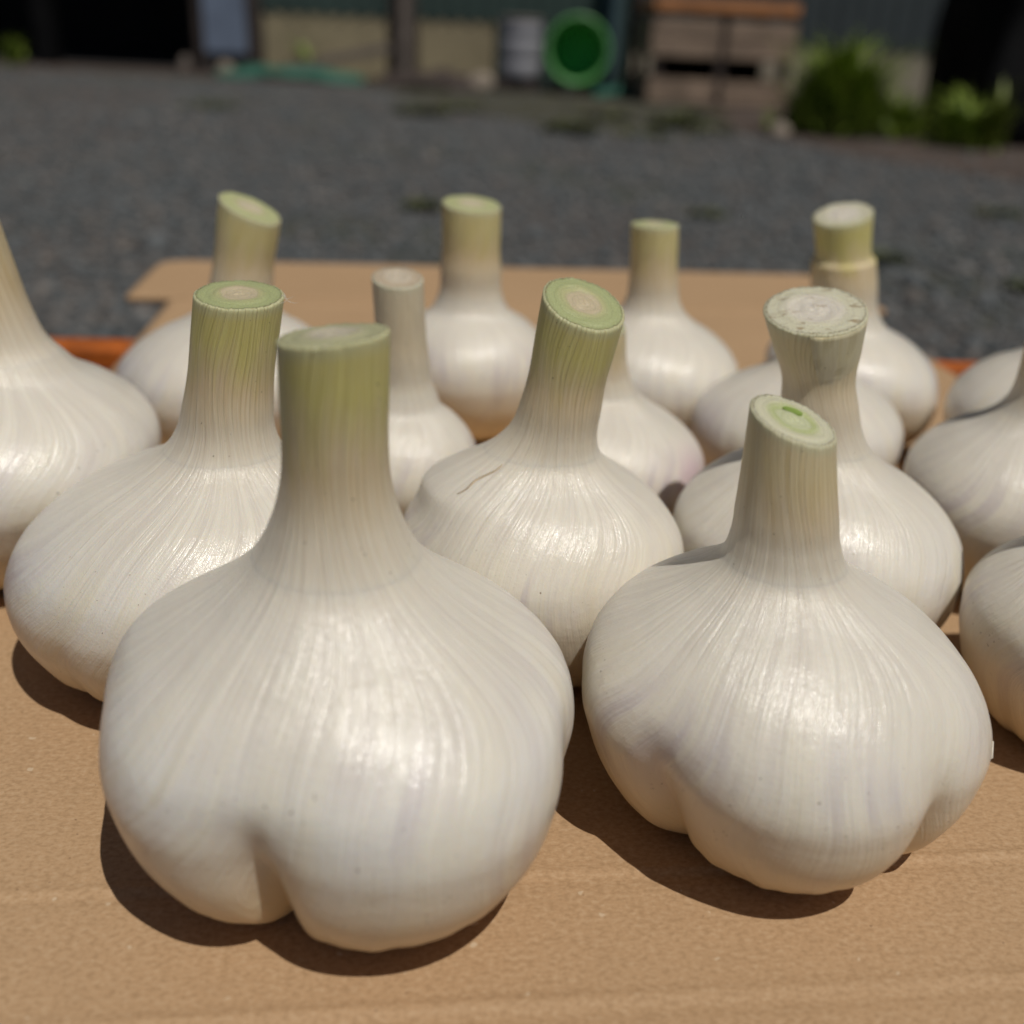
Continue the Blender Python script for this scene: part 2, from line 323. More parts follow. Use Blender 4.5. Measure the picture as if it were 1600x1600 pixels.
def ico():
    bm = bmesh.new(); bmesh.ops.create_icosphere(bm, subdivisions=1, radius=1.0)
    v = np.array([x.co[:] for x in bm.verts]); f = np.array([[q.index for q in p.verts] for p in bm.faces]); bm.free(); return v, f
def gravel_stones(N, seed):
    rs = np.random.RandomState(seed); v, f = ico()
    d = 0.55*np.exp(rs.rand(N)*math.log(9.0/0.55)); d = np.where(rs.rand(N) < 0.25, 0.55+rs.rand(N)*5, d)
    x = (rs.rand(N)*2-1)*(0.62*d+0.9)
    s = np.clip(rs.lognormal(math.log(0.0085), 0.34, N), 0.004, 0.032)*(0.85+0.05*d)
    keep = ~((np.abs(x) < 0.36) & (d < 0.56)); soil = (x > 1.15) & (d > np.interp(x, [1.15, 1.45, 1.85, 2.6, 5.5], [6.1, 5.15, 4.35, 3.55, 2.8])); moss = (d > 5.8+np.abs(x-0.4)*1.2) & (x < 1.3); keep &= ~(soil & (rs.rand(N) < 0.9)) & ~(moss & (rs.rand(N) < 0.6)); x, d, s = x[keep], d[keep], s[keep]; N = len(x)
    sq = s[:, None]*(0.65+0.7*rs.rand(N, 3)); sq[:, 2] *= 0.7
    V = v[None]*sq[:, None, :]*(0.82+0.36*rs.rand(N, 12, 1))
    a = rs.rand(N)*6.283; ca, sa = np.cos(a)[:, None], np.sin(a)[:, None]
    X = V[..., 0]*ca-V[..., 1]*sa+x[:, None]; Y = V[..., 0]*sa+V[..., 1]*ca+d[:, None]; Z = V[..., 2]+(sq[:, 2]*0.45)[:, None]
    P = np.stack([X, Y, Z], -1).reshape(-1, 3); F = (f[None]+(np.arange(N)*12)[:, None, None]).reshape(-1, 3)
    o = mesh_np('gravel', P, F, M['stones'], None, False)
    attr(o, 'shade', np.repeat(rs.rand(N), 12)); tag(o, 'loose grey crushed gravel covering the yard', 'gravel', kind='stuff')
gravel_stones(60000, 11)

def tuft(name, label, cat, loc, n, h, spread, mat, width, seed, group=None, bend=0.5, leafy=False):
    rs = np.random.RandomState(seed); V = []; F = []; S = []
    for i in range(n):
        a = rs.rand()*6.283; rr = spread*(math.sqrt(rs.rand()) if not leafy else min(1.5, abs(rs.randn())*0.62)); bx, by = rr*math.cos(a), rr*math.sin(a)
        hh = h*(0.45+0.6*rs.rand())*(1-0.45*(rr/spread)**2) if not leafy else h*(0.30+0.85*rs.rand()**1.3)*max(0.3, 1-0.40*(rr/spread)**2)*(1+0.25*math.sin(3*a+seed)); la = a+rs.randn()*0.9; ln = bend*hh*(0.3+0.9*rs.rand())
        wv = width*(0.6+0.8*rs.rand()); px, py = -math.sin(la)*wv, math.cos(la)*wv
        ks = (0.0, 0.35, 0.7, 1.0); z0 = (rs.rand()*0.6*hh if leafy else 0.0); b = len(V)
        for j, k in enumerate(ks):
            wd = (0.6, 1.0, 0.8, 0.06)[j]; ox = bx+math.cos(la)*ln*k*k; oy = by+math.sin(la)*ln*k*k; z = z0+(hh-z0)*(k-0.18*bend*k*k)
            V += [(ox-px*wd, oy-py*wd, z), (ox+px*wd, oy+py*wd, z)]; S += [rs.rand()*0.0+k*0.25+0.001*i % 1]*2
        sv = rs.rand(); S[-8:] = [sv]*8
        F += [(b+2*j, b+2*j+1, b+2*j+3, b+2*j+2) for j in range(3)]
    e = empty(name, loc)
    o = mesh_np('foliage', V, F, mat, e, True); attr(o, 'shade', S)
    for k in range(2 if leafy else 1):
        st = MB().lathe([(0.004+0.03*spread, 0), (0.002+0.015*spread, h*0.35)], 8, Matrix.Translation(((k-0.5)*spread*0.5 if leafy else 0, 0, 0))).build('stem', mat, e); attr(st, 'shade', [0.0]*len(st.data.vertices))
    tag(e, label, cat, group); return e

# ------------------------------------------------------------------ farm building behind the yard
def ribbed(name, x0, x1, z0, z1, y, pitch, depth, mat, parent):
    """vertical ribbed steel sheet with real trapezoid ribs, facing -y, 1.5 cm thick overall"""
    prof = []; x = x0
    while x < x1-1e-6:
        for dx, dy in ((0, 0), (0.45, 0), (0.6, depth), (0.85, depth)):
            q = x+dx*pitch
            if q < x1: prof.append((q, y-dy))
        x += pitch
    prof.append((x1, y))
    n = len(prof); V = [(a, b, z0) for a, b in prof]+[(a, b, z1) for a, b in prof]+[(x1, y+0.01, z0), (x0, y+0.01, z0), (x1, y+0.01, z1), (x0, y+0.01, z1)]
    F = [(i, i+1, n+i+1, n+i) for i in range(n-1)]+[(2*n, 2*n+1, 2*n+3, 2*n+2)]
    return mesh_np(name, V, F, mat, parent, False)
shed = empty('farm_shed', (0, 10.0, 0)); tag(shed, 'long farm shed with dark siding, cream ribbed base panels and an open dark bay', 'shed')
def sp(name, b, mat, bev=0.0): return b.build(name, mat, shed, bev)
ribbed('siding', -2.46, 0.80, 0.535, 2.55, 0.02, 0.16, 0.022, M['siding_g'], shed)
ribbed('siding', 0.82, 6.5, 0.45, 2.55, 0.02, 0.16, 0.022, M['siding'], shed)
ribbed('base_panel', -2.42, -1.30, 0.02, 0.53, 0.03, 0.075, 0.016, M['cream'], shed)
ribbed('base_panel', -1.04, -0.36, 0.02, 0.53, 0.03, 0.075, 0.016, M['cream'], shed)
ribbed('base_panel', -0.34, 0.80, 0.02, 0.53, 0.03, 0.16, 0.022, M['siding_g'], shed)
ribbed('base_panel', 0.82, 6.5, 0.02, 0.445, 0.03, 0.075, 0.016, M['cream_g'], shed)
sp('post', MB().box(-1.19, -1.10, -0.10, 0.0, 0, 2.6), M['wood_g'], 0.006)
sp('post', MB().box(-1.29, -1.22, -0.03, 0.06, 0, 2.6), M['wood_d'], 0.006)
sp('post', MB().box(-1.095, -1.045, -0.03, 0.06, 0, 2.6), M['wood_d'], 0.006)
sp('post', MB().box(-3.02, -2.96, -0.05, 0.10, 0, 2.6), M['wood_d'], 0.006)
sp('post', MB().box(-4.47, -4.30, -0.02, 0.15, 0, 2.6), M['dark'], 0.006)
sp('post', MB().box(-8.1, -7.95, -0.02, 0.15, 0, 2.6), M['wood_d'], 0.006)
sp('door_panel', MB().box(-2.94, -2.56, -0.04, 0.0, 0.17, 2.3), M['blue'], 0.01)
sp('door_jamb', MB().box(-2.555, -2.43, -0.02, 0.05, 0.0, 2.6), M['wood_d'], 0.006)
sp('sill', MB().box(-2.955, -2.56, -0.02, 0.06, 0.0, 0.15), M['inside'])
sp('back_wall', MB().box(-12, 6.5, 6.0, 6.1, 0, 3.2), M['inside']); sp('side_wall', MB().box(-12.1, -12.0, 0.0, 6.1, 0, 3.2), M['inside']); sp('side_wall', MB().box(6.5, 6.6, 0.0, 6.1, 0, 3.2), M['inside'])
sp('bay_floor', MB().box(-12, -2.95, 0.02, 6.0, 0.002, 0.02), M['inside']); sp('partition', MB().box(-2.95, -2.87, 0.11, 6.0, 0, 3.2), M['inside'])
sp('beam', MB().box(-12, 6.5, -0.06, 0.12, 2.61, 2.85), M['wood_d'])
rm = Matrix.Rotation(math.radians(7), 4, 'X')
sp('roof', MB().box(-12.4, 6.9, -0.20, 6.9, 2.86, 2.92, rm), M['roof'])
# things against the shed
def plank(name, label, a, b, wd, th, mat):
    a, b = Vector(a), Vector(b); d = (b-a); L = d.length; q = d.to_track_quat('X', 'Z')
    e = MB().box(0, L, -th/2, th/2, -wd/2, wd/2).build(name, mat, None, 0.004); e.location = a; e.rotation_euler = q.to_euler()
    tag(e, label, 'plank'); return e
plank('leaning_plank', 'greyed wooden plank propped slantwise against the cream panel of the shed', (-2.22, 9.78, 0.07), (-1.26, 9.84, 0.285), 0.07, 0.03, M['wood_g'])
def heap(name, label, cat, loc, sx, sy, sz, mat, seed, n=26):
    rs = np.random.RandomState(seed); k = rs.randn(8, 2)*3; ph = rs.rand(8)*6; V = []; F = []
    for i in range(n+1):
        for j in range(n+1):
            u, v = i/n*2-1, j/n*2-1; r = max(0, 1-(abs(u)**2.4+abs(v)**2.4)/1.15)
            f = sum(math.sin(k[m, 0]*u*2+k[m, 1]*v*2+ph[m]) for m in range(8))/8
            V.append((sx*u, sy*v, sz*max(0.0, r**0.45)*(0.75+0.6*f)+0.008))
    for i in range(n):
        for j in range(n): a = i*(n+1)+j; F.append((a, a+n+1, a+n+2, a+1))
    o = mesh_np(name, V, F, mat, None, True); o.location = loc
    md = o.modifiers.new('thick', 'SOLIDIFY'); md.thickness = 0.006; md.offset = 1
    tag(o, label, cat); return o
heap('green_net', 'crumpled green net lying below the leaning plank', 'net', (-2.05, 9.42, 0), 0.62, 0.20, 0.10, M['teal'], 1)
heap('green_net', 'small crumpled green net beside the round green tub', 'net', (0.66, 9.12, 0), 0.16, 0.16, 0.09, M['teal'], 7)
heap('soil_heap', 'low heap of dark reddish soil beside the shed post', 'heap', (-0.86, 9.25, 0), 0.42, 0.35, 0.14, M['wood_d'], 2)
def rock(label, loc, s, mat, seed):
    bm = bmesh.new(); bmesh.ops.create_icosphere(bm, subdivisions=3, radius=1.0); rr = np.random.RandomState(seed); k = rr.randn(6, 3)*2; ph = rr.rand(6)*6
    for v in bm.verts:
        f = 1+0.10*sum(math.sin(k[i] @ np.array(v.co)+ph[i]) for i in range(6))/1.5
        v.co = Vector((v.co.x*s[0]*f, v.co.y*s[1]*f, v.co.z*s[2]*f+s[2]*0.8))
    me = bpy.data.meshes.new('stone'); bm.to_mesh(me); bm.free(); me.materials.append(mat); o = bpy.data.objects.new('stone', me); COL.objects.link(o); o.location = loc
    tag(o, label, 'stone')
rock('pale rounded stone beside the dark soil heap', (-0.42, 9.15, 0), (0.11, 0.09, 0.075), M['rock'], 3)
rock('small pale stone on the soil at the foot of the slatted crate', (1.33, 5.85, 0), (0.055, 0.05, 0.045), M['rock'], 4)
rock('pale stone lying at the foot of the blue door panel', (-2.62, 9.45, 0), (0.08, 0.07, 0.07), M['rock'], 6)
rock('brownish stone at the edge of the dark open bay', (-2.98, 9.5, 0), (0.05, 0.06, 0.09), M['wood_g'], 8)
# drum on blocks
blk = MB().box(-0.32, 0.08, -0.14, 0.14, 0, 0.095).build('concrete_block', M['wood_d'], None, 0.008); blk.location = (0.0, 9.42, 0); tag(blk, 'dark timber block under the grey drum', 'block')
dr = empty('plastic_drum', (-0.115, 9.42, 0.095)); tag(dr, 'grey plastic drum standing on a dark block beside the green tub', 'drum')
MB().lathe([(0.0, 0.0), (0.155, 0.0), (0.172, 0.02), (0.172, 0.14), (0.166, 0.15), (0.172, 0.16), (0.172, 0.31), (0.166, 0.32), (0.172, 0.33), (0.172, 0.455), (0.160, 0.468)], 48).build('body', M['drum'], dr, 0, True)
MB().lathe([(0.0, 0.474), (0.150, 0.474), (0.168, 0.478), (0.178, 0.47), (0.178, 0.452), (0.173, 0.449)], 48).build('lid', M['wood_g'], dr, 0, True)
# tub on its side, mouth towards the yard
tb = empty('green_tub', (0.355, 9.22, 0.0)); tag(tb, 'round green plastic tub lying on its side with its open mouth showing', 'tub')
tm = Matrix.Translation((0, 0, 0.345)) @ Matrix.Rotation(math.radians(86), 4, 'X')
MB().lathe([(0.0, -0.40), (0.195, -0.40), (0.205, -0.385), (0.245, 0.0), (0.262, 0.0), (0.266, 0.012), (0.262, 0.022), (0.240, 0.022), (0.234, 0.01), (0.190, -0.375)], 64, tm).build('body', M['green'], tb, 0, True)
MB().lathe([(0.0, -0.372), (0.18, -0.374), (0.192, -0.366)], 64, tm).build('floor', M['green_in'], tb, 0, True)
MB().lathe([(0.247, -0.06), (0.258, -0.06), (0.258, -0.045), (0.249, -0.045)], 64, tm, True).build('band', M['green'], tb, 0, True)
# two wedging bricks keep it still
for sx in (-1, 1):
    bk = MB().box(-0.05, 0.05, -0.10, 0.10, 0, 0.09+0.02).build('brick', M['wood_d'], None, 0.005); bk.location = (0.355+sx*0.15, 9.4, 0)
    tag(bk, 'dark brick wedged under the green tub', 'brick', 'bricks wedging the tub')
plank('gap_shade_board', 'tall black board standing in for the shaded gap beside the slatted crate', (0.79, 9.30, 0.0), (0.80, 9.62, 1.9), 0.11, 0.05, M['dark'])  # black upright stands in for the shade of a gap by the crate
ts = MB().box(-0.075, 0.075, -0.01, 0.01, 0.0, 1.5).build('teal_sheet', M['teal_d'], None, 0.003); ts.location = (0.66, 9.72, 0); ts.rotation_euler = (math.radians(-8), 0, 0); tag(ts, 'narrow dull teal sheet leaning on the shed behind the tub', 'sheet')
# slatted crate
cr = empty('slatted_crate', (1.425, 8.75, 0), math.radians(2)); tag(cr, 'large weathered wooden slatted crate with orange wood top boards', 'crate')
def cb(name, *a, mat='wood'): return MB().box(*a).build(name, M[mat], cr, 0.004)
for x0, x1 in ((-0.525, -0.455), (-0.035, 0.035), (0.455, 0.525)):
    for y0, y1 in ((-0.16, -0.09), (0.80, 0.87)): cb('post', x0, x1, y0, y1, 0.0, 0.66, mat='wood_d')
for y0, y1 in ((-0.185, -0.163), (0.873, 0.895)):
    for z0, z1 in ((0.015, 0.100), (0.104, 0.188), (0.340, 0.475), (0.482, 0.605)): cb('slat', -0.525, -0.028, y0, y1, z0, z1); cb('slat', 0.028, 0.525, y0+0.002, y1+0.002, z0, z1-0.004)
for x0, x1 in ((-0.55, -0.528), (0.528, 0.55)):
    for z0, z1 in ((0.015, 0.188), (0.340, 0.605)): cb('slat', x0, x1, -0.18, 0.88, z0, z1)
for i in range(7): cb('top_board', -0.545, 0.545, -0.19+i*0.155, -0.19+i*0.155+0.145, 0.662, 0.735, mat='wood_o')
cb('floor', -0.52, 0.52, -0.155, 0.86, 0.03, 0.06, mat='wood_d'); cb('shade_sheet', -0.44, 0.44, 0.35, 0.37, 0.07, 0.62, mat='dark')  # black sheet inside the crate stands in for shade behind the slats
# black covered pile on the right
bm = bmesh.new(); bmesh.ops.create_cube(bm, size=1.0); bmesh.ops.subdivide_edges(bm, edges=bm.edges[:], cuts=14, use_grid_fill=True)
rr = np.random.RandomState(9); kk = rr.randn(10, 3)*4; pp = rr.rand(10)*6
for v in bm.verts:
    q = np.array(v.co); f = sum(math.sin(kk[i] @ q*1.6+pp[i]) for i in range(10))/10; t_ = q[2]+0.5
    v.co = Vector((q[0]*(1.75-0.10*t_)+0.05*f*2, q[1]*(1.1-0.10*t_)+0.05*f*2, t_*1.55+0.05*f*(t_ > 0.05)))
me = bpy.data.meshes.new('covered_pile'); bm.to_mesh(me); bm.free(); me.materials.append(M['dark']); me.polygons.foreach_set('use_smooth', np.ones(len(me.polygons), dtype=bool))
pile = bpy.data.objects.new('covered_pile', me); COL.objects.link(pile); pile.location = (3.30, 6.45, 0); tag(pile, 'black tarpaulin covered pile standing beside the green bushes', 'pile')

tuft('leafy_bush', 'broad bushy green shrub growing in front of the pale ribbed wall', 'bush', (1.72, 6.2, 0), 1700, 0.44, 0.27, M['leaf'], 0.010, 1, None, 0.7, True)
tuft('leafy_bush', 'lower green shrub squeezed between the broad bush and dark pile', 'bush', (2.06, 6.15, 0), 500, 0.22, 0.13, M['leaf'], 0.009, 2, None, 0.7, True)
tuft('leafy_bush', 'small dark green shrub at the foot of the covered pile', 'bush', (2.26, 5.72, 0), 600, 0.25, 0.14, M['leaf'], 0.009, 3, None, 0.7, True)
tuft('fern_clump', 'yellow green clump of upright leaves against the dark pile', 'plant', (2.36, 5.60, 0), 160, 0.30, 0.06, M['leaf_y'], 0.008, 4, None, 0.4, True)
tuft('weed_clump', 'single weed growing up against the cream panel behind the plank', 'weed', (-2.02, 9.88, 0), 160, 0.26, 0.07, M['leaf'], 0.010, 5, None, 0.5, True)
tuft('weed_clump', 'weed sprouting at the post of the dark open bay', 'weed', (-4.55, 9.7, 0), 160, 0.24, 0.08, M['leaf'], 0.010, 6, None, 0.5, True)
for i, (x, y, n, h_, s_) in enumerate([(-0.62, 6.25, 90, 0.07, 0.14), (-1.75, 5.97, 60, 0.04, 0.13), (0.20, 5.45, 150, 0.075, 0.11), (-0.28, 2.84, 60, 0.028, 0.045), (0.82, 2.42, 70, 0.026, 0.05),
                              (1.44, 3.25, 70, 0.03, 0.06), (0.80, 6.15, 110, 0.09, 0.12), (0.45, 6.6, 80, 0.06, 0.16), (-0.42, 6.7, 60, 0.05, 0.12), (0.5, 2.95, 50, 0.025, 0.045), (0.98, 5.9, 70, 0.05, 0.10), (0.55, 5.5, 60, 0.04, 0.13), (1.1, 7.2, 80, 0.06, 0.18), (1.05, 2.15, 60, 0.025, 0.035)]):
    tuft('weed_tuft', 'low dull green weed tuft growing in the gravel', 'weed', (x, y, 0.004), int(n*1.6), h_*1.25, s_*1.2, M['weed'], 0.007, 20+i, 'weed tufts in the gravel', 1.2)

# ------------------------------------------------------------------ orange crate that carries the cardboard
oc = empty('orange_crate', (0.0157, 0.297, 0), math.radians(4.5)); tag(oc, 'orange plastic harvest crate under the cardboard sheet', 'crate')
cw, cdp, ch = 0.26, 0.18, 0.3045
def ob(name, *a, bev=0.002): return MB().box(*a).build(name, M['orange'], oc, bev)
ob('floor', -cw+0.008, cw-0.008, -cdp+0.008, cdp-0.008, 0.004, 0.010)
for s in (-1, 1):
    b = MB()
    for z0, z1 in ((0.0, 0.06), (0.075, 0.13), (0.145, 0.20), (0.215, ch-0.012)): b.box(-cw+0.004, cw-0.004, s*cdp-s*0.007-0.002, s*cdp-s*0.007+0.002, z0, z1)
    for k in range(9): x = -cw+0.006+k*(2*cw-0.012)/8; b.box(x-0.006, x+0.006, s*cdp-s*0.0065-0.0035, s*cdp-s*0.0065+0.0035, 0.001, ch-0.013)
    b.build('long_wall', M['orange'], oc)
    b = MB()
    for z0, z1 in ((0.0, 0.06), (0.075, 0.13), (0.145, 0.20), (0.215, 0.225), (0.262, ch-0.012)): b.box(s*cw-s*0.007-0.002, s*cw-s*0.007+0.002, -cdp+0.010, cdp-0.010, z0, z1)
    for k in range(7): y = -cdp+0.016+k*(2*cdp-0.032)/6; b.box(s*cw-s*0.0065-0.0035, s*cw-s*0.0065+0.0035, y-0.005, y+0.005, 0.001, ch-0.013) if k not in (3,) else None
    b.build('end_wall', M['orange'], oc)
    ob('rim', -cw-0.006, cw+0.006, s*cdp-0.009, s*cdp+0.009, ch-0.011, ch)
    ob('rim', s*cw-0.009, s*cw+0.009, -cdp+0.0095, cdp-0.0095, ch-0.011, ch-0.0004)

# ------------------------------------------------------------------ cardboard
cb_o = empty('cardboard_sheet', (-0.183, 0.526, BOARD_Z), math.radians(7.0)); tag(cb_o, 'flattened brown cardboard box laid on the crate under the garlic', 'cardboard')
def card(name, x0, x1, y0, y1, nx, ny, scores=(), corner=0.0):
    xs = np.linspace(x0, x1, nx); ys = np.linspace(y0, y1, ny); X, Y = np.meshgrid(xs, ys, indexing='ij'); Z = np.zeros_like(X)
    for sy, amp, wd in scores:
        yy = Y-sy-0.0003*np.sin(X*23); Z += amp*np.exp(-(yy/wd)**2)*(0.75+0.25*np.sin(X*53+sy*40))-0.6*amp*np.exp(-((yy+2.2*wd)/(1.4*wd))**2)
    Z += 0.00012*np.sin(X*31+Y*12)*np.sin(Y*27+1.0)
    if corner:
        for sx in (0, 1):       # rounded outer corners
            e = (X-x0) if sx == 0 else (x1-X); t = np.clip(1-e/corner, 0, 1); lim = y1-corner*(1-np.sqrt(1-t*t*0.98)); Y = np.where(e < corner, y0+(Y-y0)*(lim-y0)/(y1-y0), Y)
    V = np.stack([X, Y, Z], -1).reshape(-1, 3); idx = np.arange(nx*ny).reshape(nx, ny)
    F = np.stack([idx[:-1, :-1], idx[1:, :-1], idx[1:, 1:], idx[:-1, 1:]], -1).reshape(-1, 4)
    o = mesh_np(name, V, F, M['card'], cb_o, True); md = o.modifiers.new('thick', 'SOLIDIFY'); md.thickness = 0.0042; md.offset = -1
    return o
card('panel', 0.0, 0.372, -0.462, 0.0, 90, 900, ((-0.4100, 0.00038, 0.0010), (-0.4362, 0.00044, 0.0011), (-0.300, 0.00026, 0.0010), (-0.20, 0.00026, 0.0010), (-0.0035, -0.0009, 0.0016)))
flap = card('flap', -0.024, 0.394, 0.0075, 0.100, 120, 60, (), 0.016)
card('hinge', 0.004, 0.368, 0.0002, 0.0073, 60, 6, ()).location.z = -0.0004

# ------------------------------------------------------------------ garlic
def catmull(P, per=14):
    P = np.array(P, float); P = np.vstack([2*P[0]-P[1], P, 2*P[-1]-P[-2]]); out = []
    for i in range(1, len(P)-2):
        p0, p1, p2, p3 = P[i-1], P[i], P[i+1], P[i+2]; t = np.linspace(0, 1, per, endpoint=False)[:, None]
        out.append(0.5*((2*p1)+(-p0+p2)*t+(2*p0-5*p1+4*p2-p3)*t*t+(-p0+3*p1-3*p2+p3)*t**3))
    out.append(P[-2][None]); return np.vstack(out)
def lobes(th, creases, sig):
    """radius factor round the bulb: 1 on each clove, dips at the creases"""
    cs = sorted((math.radians(a) % (2*math.pi), d) for a, d in creases); n = 1440
    g = np.linspace(0, 2*math.pi, n, endpoint=False); f = np.ones(n)
    for i in range(len(cs)):
        a0, d0 = cs[i]; a1, d1 = cs[(i+1) % len(cs)]; span = (a1-a0) % (2*math.pi); u = ((g-a0) % (2*math.pi))/span; m = u <= 1.0
        q = np.clip(2*u-1, -1, 1); dep = np.where(q < 0, d0, d1); f = np.where(m, 1-dep*(0.25*np.abs(q)**2+0.75*np.abs(q)**8), f)
    k = np.fft.fftfreq(n, 1.0/n); f = np.real(np.fft.ifft(np.fft.fft(f)*np.exp(-0.5*(k*math.radians(sig))**2)))
    return np.interp(th % (2*math.pi), np.append(g, 2*math.pi), np.append(f, f[0]))
class Garlic:
    def __init__(s, label, X, Y, W, top, neck, creases, seed, skin='skin', stem='stem_green', cut_m='cut_green', cut=(0, 0), topy=0.0, flare=1.0, sharp=3.0,
                 taper=None, full=1.0, nth=288, belly=0.53, collar=None, blush=None, bulge=(), foot=0.97, cone=False):
        s.bulge = bulge
        s.rs = np.random.RandomState(seed); R = W/2; s.R = R; zn = neck[1]; zt = top[1]; rt = top[2]/2; rs_ = (taper or top[2])/2
        s.zn, s.zt = zn, zt; nr = rs_/R
        b = belly
        r12 = 0.462*full; rn = lambda k: nr+max(0.0, r12-nr)*k*flare
        P = [(0.0, 0.050), (0.16, 0.042), (0.30, 0.012), (0.42, 0.0), (0.64, 0.040), (0.81, 0.135), (0.925, 0.28), (0.982, 0.42), (1.0, b), (0.958*full**0.3, b+0.13), (0.842*full**0.6, b+0.248), (0.665*full, b+0.352),
             (r12, b+0.440), (rn(0.42), b+0.525), (rn(0.15), b+0.62)]
        if cone:
            k_ = 0.47; P[9:] = [(0.955, b+0.125), (0.825, b+0.235), (0.645, b+0.335), (k_, b+0.43), (nr+(k_-nr)*0.50, b+0.53), (nr+(k_-nr)*0.20, b+0.65)]
        low = np.array(P); low[1:8, 0] *= foot+(1-foot)*np.array([0, 0, 0, 0.1, 0.35, 0.7, 0.92]); low[:, 0] *= R; low[:, 1] *= zn/(b+0.55)*1.0
        z1 = low[-1, 1]
        hi = [(rs_*1.06, z1+0.22*(zt-z1)), (rs_*1.0, z1+0.45*(zt-z1)), (0.5*(rs_+rt), z1+0.72*(zt-z1)), (rt, zt)]
        if collar:
            hi = [(rs_*1.06, z1+0.25*(zt-z1)), (rs_*1.02, z1+0.42*(zt-z1)), (rs_*1.00, z1+0.50*(zt-z1)), (rs_*0.87, z1+0.56*(zt-z1)), (rs_*0.86, z1+0.72*(zt-z1)), (rt, zt)]
        s.prof = catmull(list(map(tuple, low))+hi, 14); s.r = np.maximum(s.prof[:, 0], 0); s.z = s.prof[:, 1].copy()
        s.r[0] = 1e-5; d = np.hypot(np.diff(s.r), np.diff(s.z)); s.arc = np.append(0, np.cumsum(d))/W
        # centre line: root -> neck -> stem top
        zz = np.linspace(0, zt, 200); cx = np.interp(zz, [0, 0.35*zn, zn, zt], [0, 0.05*(neck[0]-X), neck[0]-X, top[0]-X]); cy = np.interp(zz, [0, 0.6*zn, zt], [0, 0, topy])
        ker = np.hanning(41); ker /= ker.sum()
        sm = lambda a: np.convolve(np.concatenate([2*a[0]-a[20:0:-1], a, 2*a[-1]-a[-2:-22:-1]]), ker, 'valid')
        s.zz, s.cx, s.cy = zz, sm(cx), sm(cy)
        s.creases, s.sharp, s.cut, s.W = creases, sharp, cut, W
        s.nf = s.rs.randn(14, 3); s.nth = nth; s.X, s.Y = X, Y
        s.seedoff = s.rs.rand(3)*50; s.rough = 2.6 if cut_m in ('cut_white', 'cut_dry') else 1.0
        s.e = empty('garlic_bulb', (X, Y, BOARD_Z+0.0003)); tag(s.e, label, 'garlic', 'garlic bulbs laid out on the cardboard')
        s.make(skin, stem, cut_m, blush, collar)
    def pos(s, th, z, r, off=0.0):
        """surface points; th 0 faces -y, positive turns to +x"""
        zf = z/s.zn
        w_low = 1-smooth01((zf-0.20)/0.42); w_mid = 1-smooth01((zf-0.45)/0.50)
        fs = lobes(th, s.creases, s.sharp); fb = lobes(th, s.creases, 10.0)
        fac = 1+(fs-1)*w_low+(fb-1)*(w_mid-w_low)*0.75
        for ba, bamp, bw, bz, bzw in s.bulge:
            dd = (th-math.radians(ba)+math.pi) % (2*math.pi)-math.pi; fac = fac+bamp*np.exp(-(dd/math.radians(bw))**2)*np.exp(-((zf-bz)/bzw)**2)
        n = 0
        for i in range(10):
            a, b, c = s.nf[i]; k = 1+i % 5
            n = n+0.0065*a*np.cos(k*th+4*b)*np.cos(3.0*c*zf+b*7)
        n = n*(1-smooth01((zf-0.95)/0.3)*0.5)
        # crinkles round the root
        wr = (1-smooth01((zf-0.05)/0.20))*0.012
        n = n+wr*(np.sin(th*23+s.nf[11, 0]*5)+0.7*np.sin(th*41+s.nf[12, 1]*9)+0.6*np.sin(th*13+s.nf[13, 1]*9))*0.5
        # fine lengthwise ribs
        rb = 0.0009*(np.sin(th*31+2*np.sin(th*3+s.nf[1, 1]))+0.8*np.sin(th*47+s.nf[2, 2]*3)+0.6*np.sin(th*73+3*np.sin(2*th)))*np.exp(-((zf-0.9)/0.45)**2)
        rr = (r+off)*fac*(1+n+rb)
        cx = np.interp(z, s.zz, s.cx); cy = np.interp(z, s.zz, s.cy)
        x = rr*np.sin(th)+cx; y = -rr*np.cos(th)+cy
        t = smooth01((z-s.zn*1.1)/(s.zt-s.zn*1.1)); zc = z+t*(s.cut[0]*rr*np.sin(th)-s.cut[1]*rr*np.cos(th))
        zc = zc+smooth01((z-s.zt+0.0006)/0.0006)*0.000045*(np.sin(19*th+s.nf[6, 0]*6)+np.sin(37*th+s.nf[7, 0]*6)+0.8*np.sin(61*th+s.nf[8, 0]*9)+1.2*np.sin(7*th+s.nf[9, 0]*9))
        return np.stack([x, y, zc], -1)
    def rows(s, zlo, zhi):
        return (s.z >= zlo) & (s.z <= zhi)
    def at(s, th, zf, off=0.0):
        i0 = int(np.argmin(s.z[:80])); z = zf*s.zn; r = np.interp(z, s.z[i0+1:], s.r[i0+1:]); return s.pos(np.asarray(th, float), np.asarray(z, float), np.asarray(r, float), off)
    def grid(s, name, r, z, arc, off, mat, parent, cap=None):
        n = s.nth; th = np.linspace(0, 2*math.pi, n, endpoint=False)+math.pi; m = len(r)
        TH, Z = np.meshgrid(th, z); TH2, Rr = np.meshgrid(th, r); Of = np.repeat(off[:, None], n, 1)
        P = s.pos(TH, Z, Rr, Of); V = P.reshape(-1, 3)
        idx = np.arange(m*n).reshape(m, n); nx = np.roll(idx, -1, 1)
        F = np.stack([idx[:-1], nx[:-1], nx[1:], idx[1:]], -1).reshape(-1, 4)
        o = mesh_np(name, V, F, mat, parent, True)
        tw = TH+0.12*np.sin(6*Z/s.zn+s.nf[3, 0])+0.05*np.sin(11*Z/s.zn+3*TH)
        A = np.repeat(arc[:, None], n, 1)
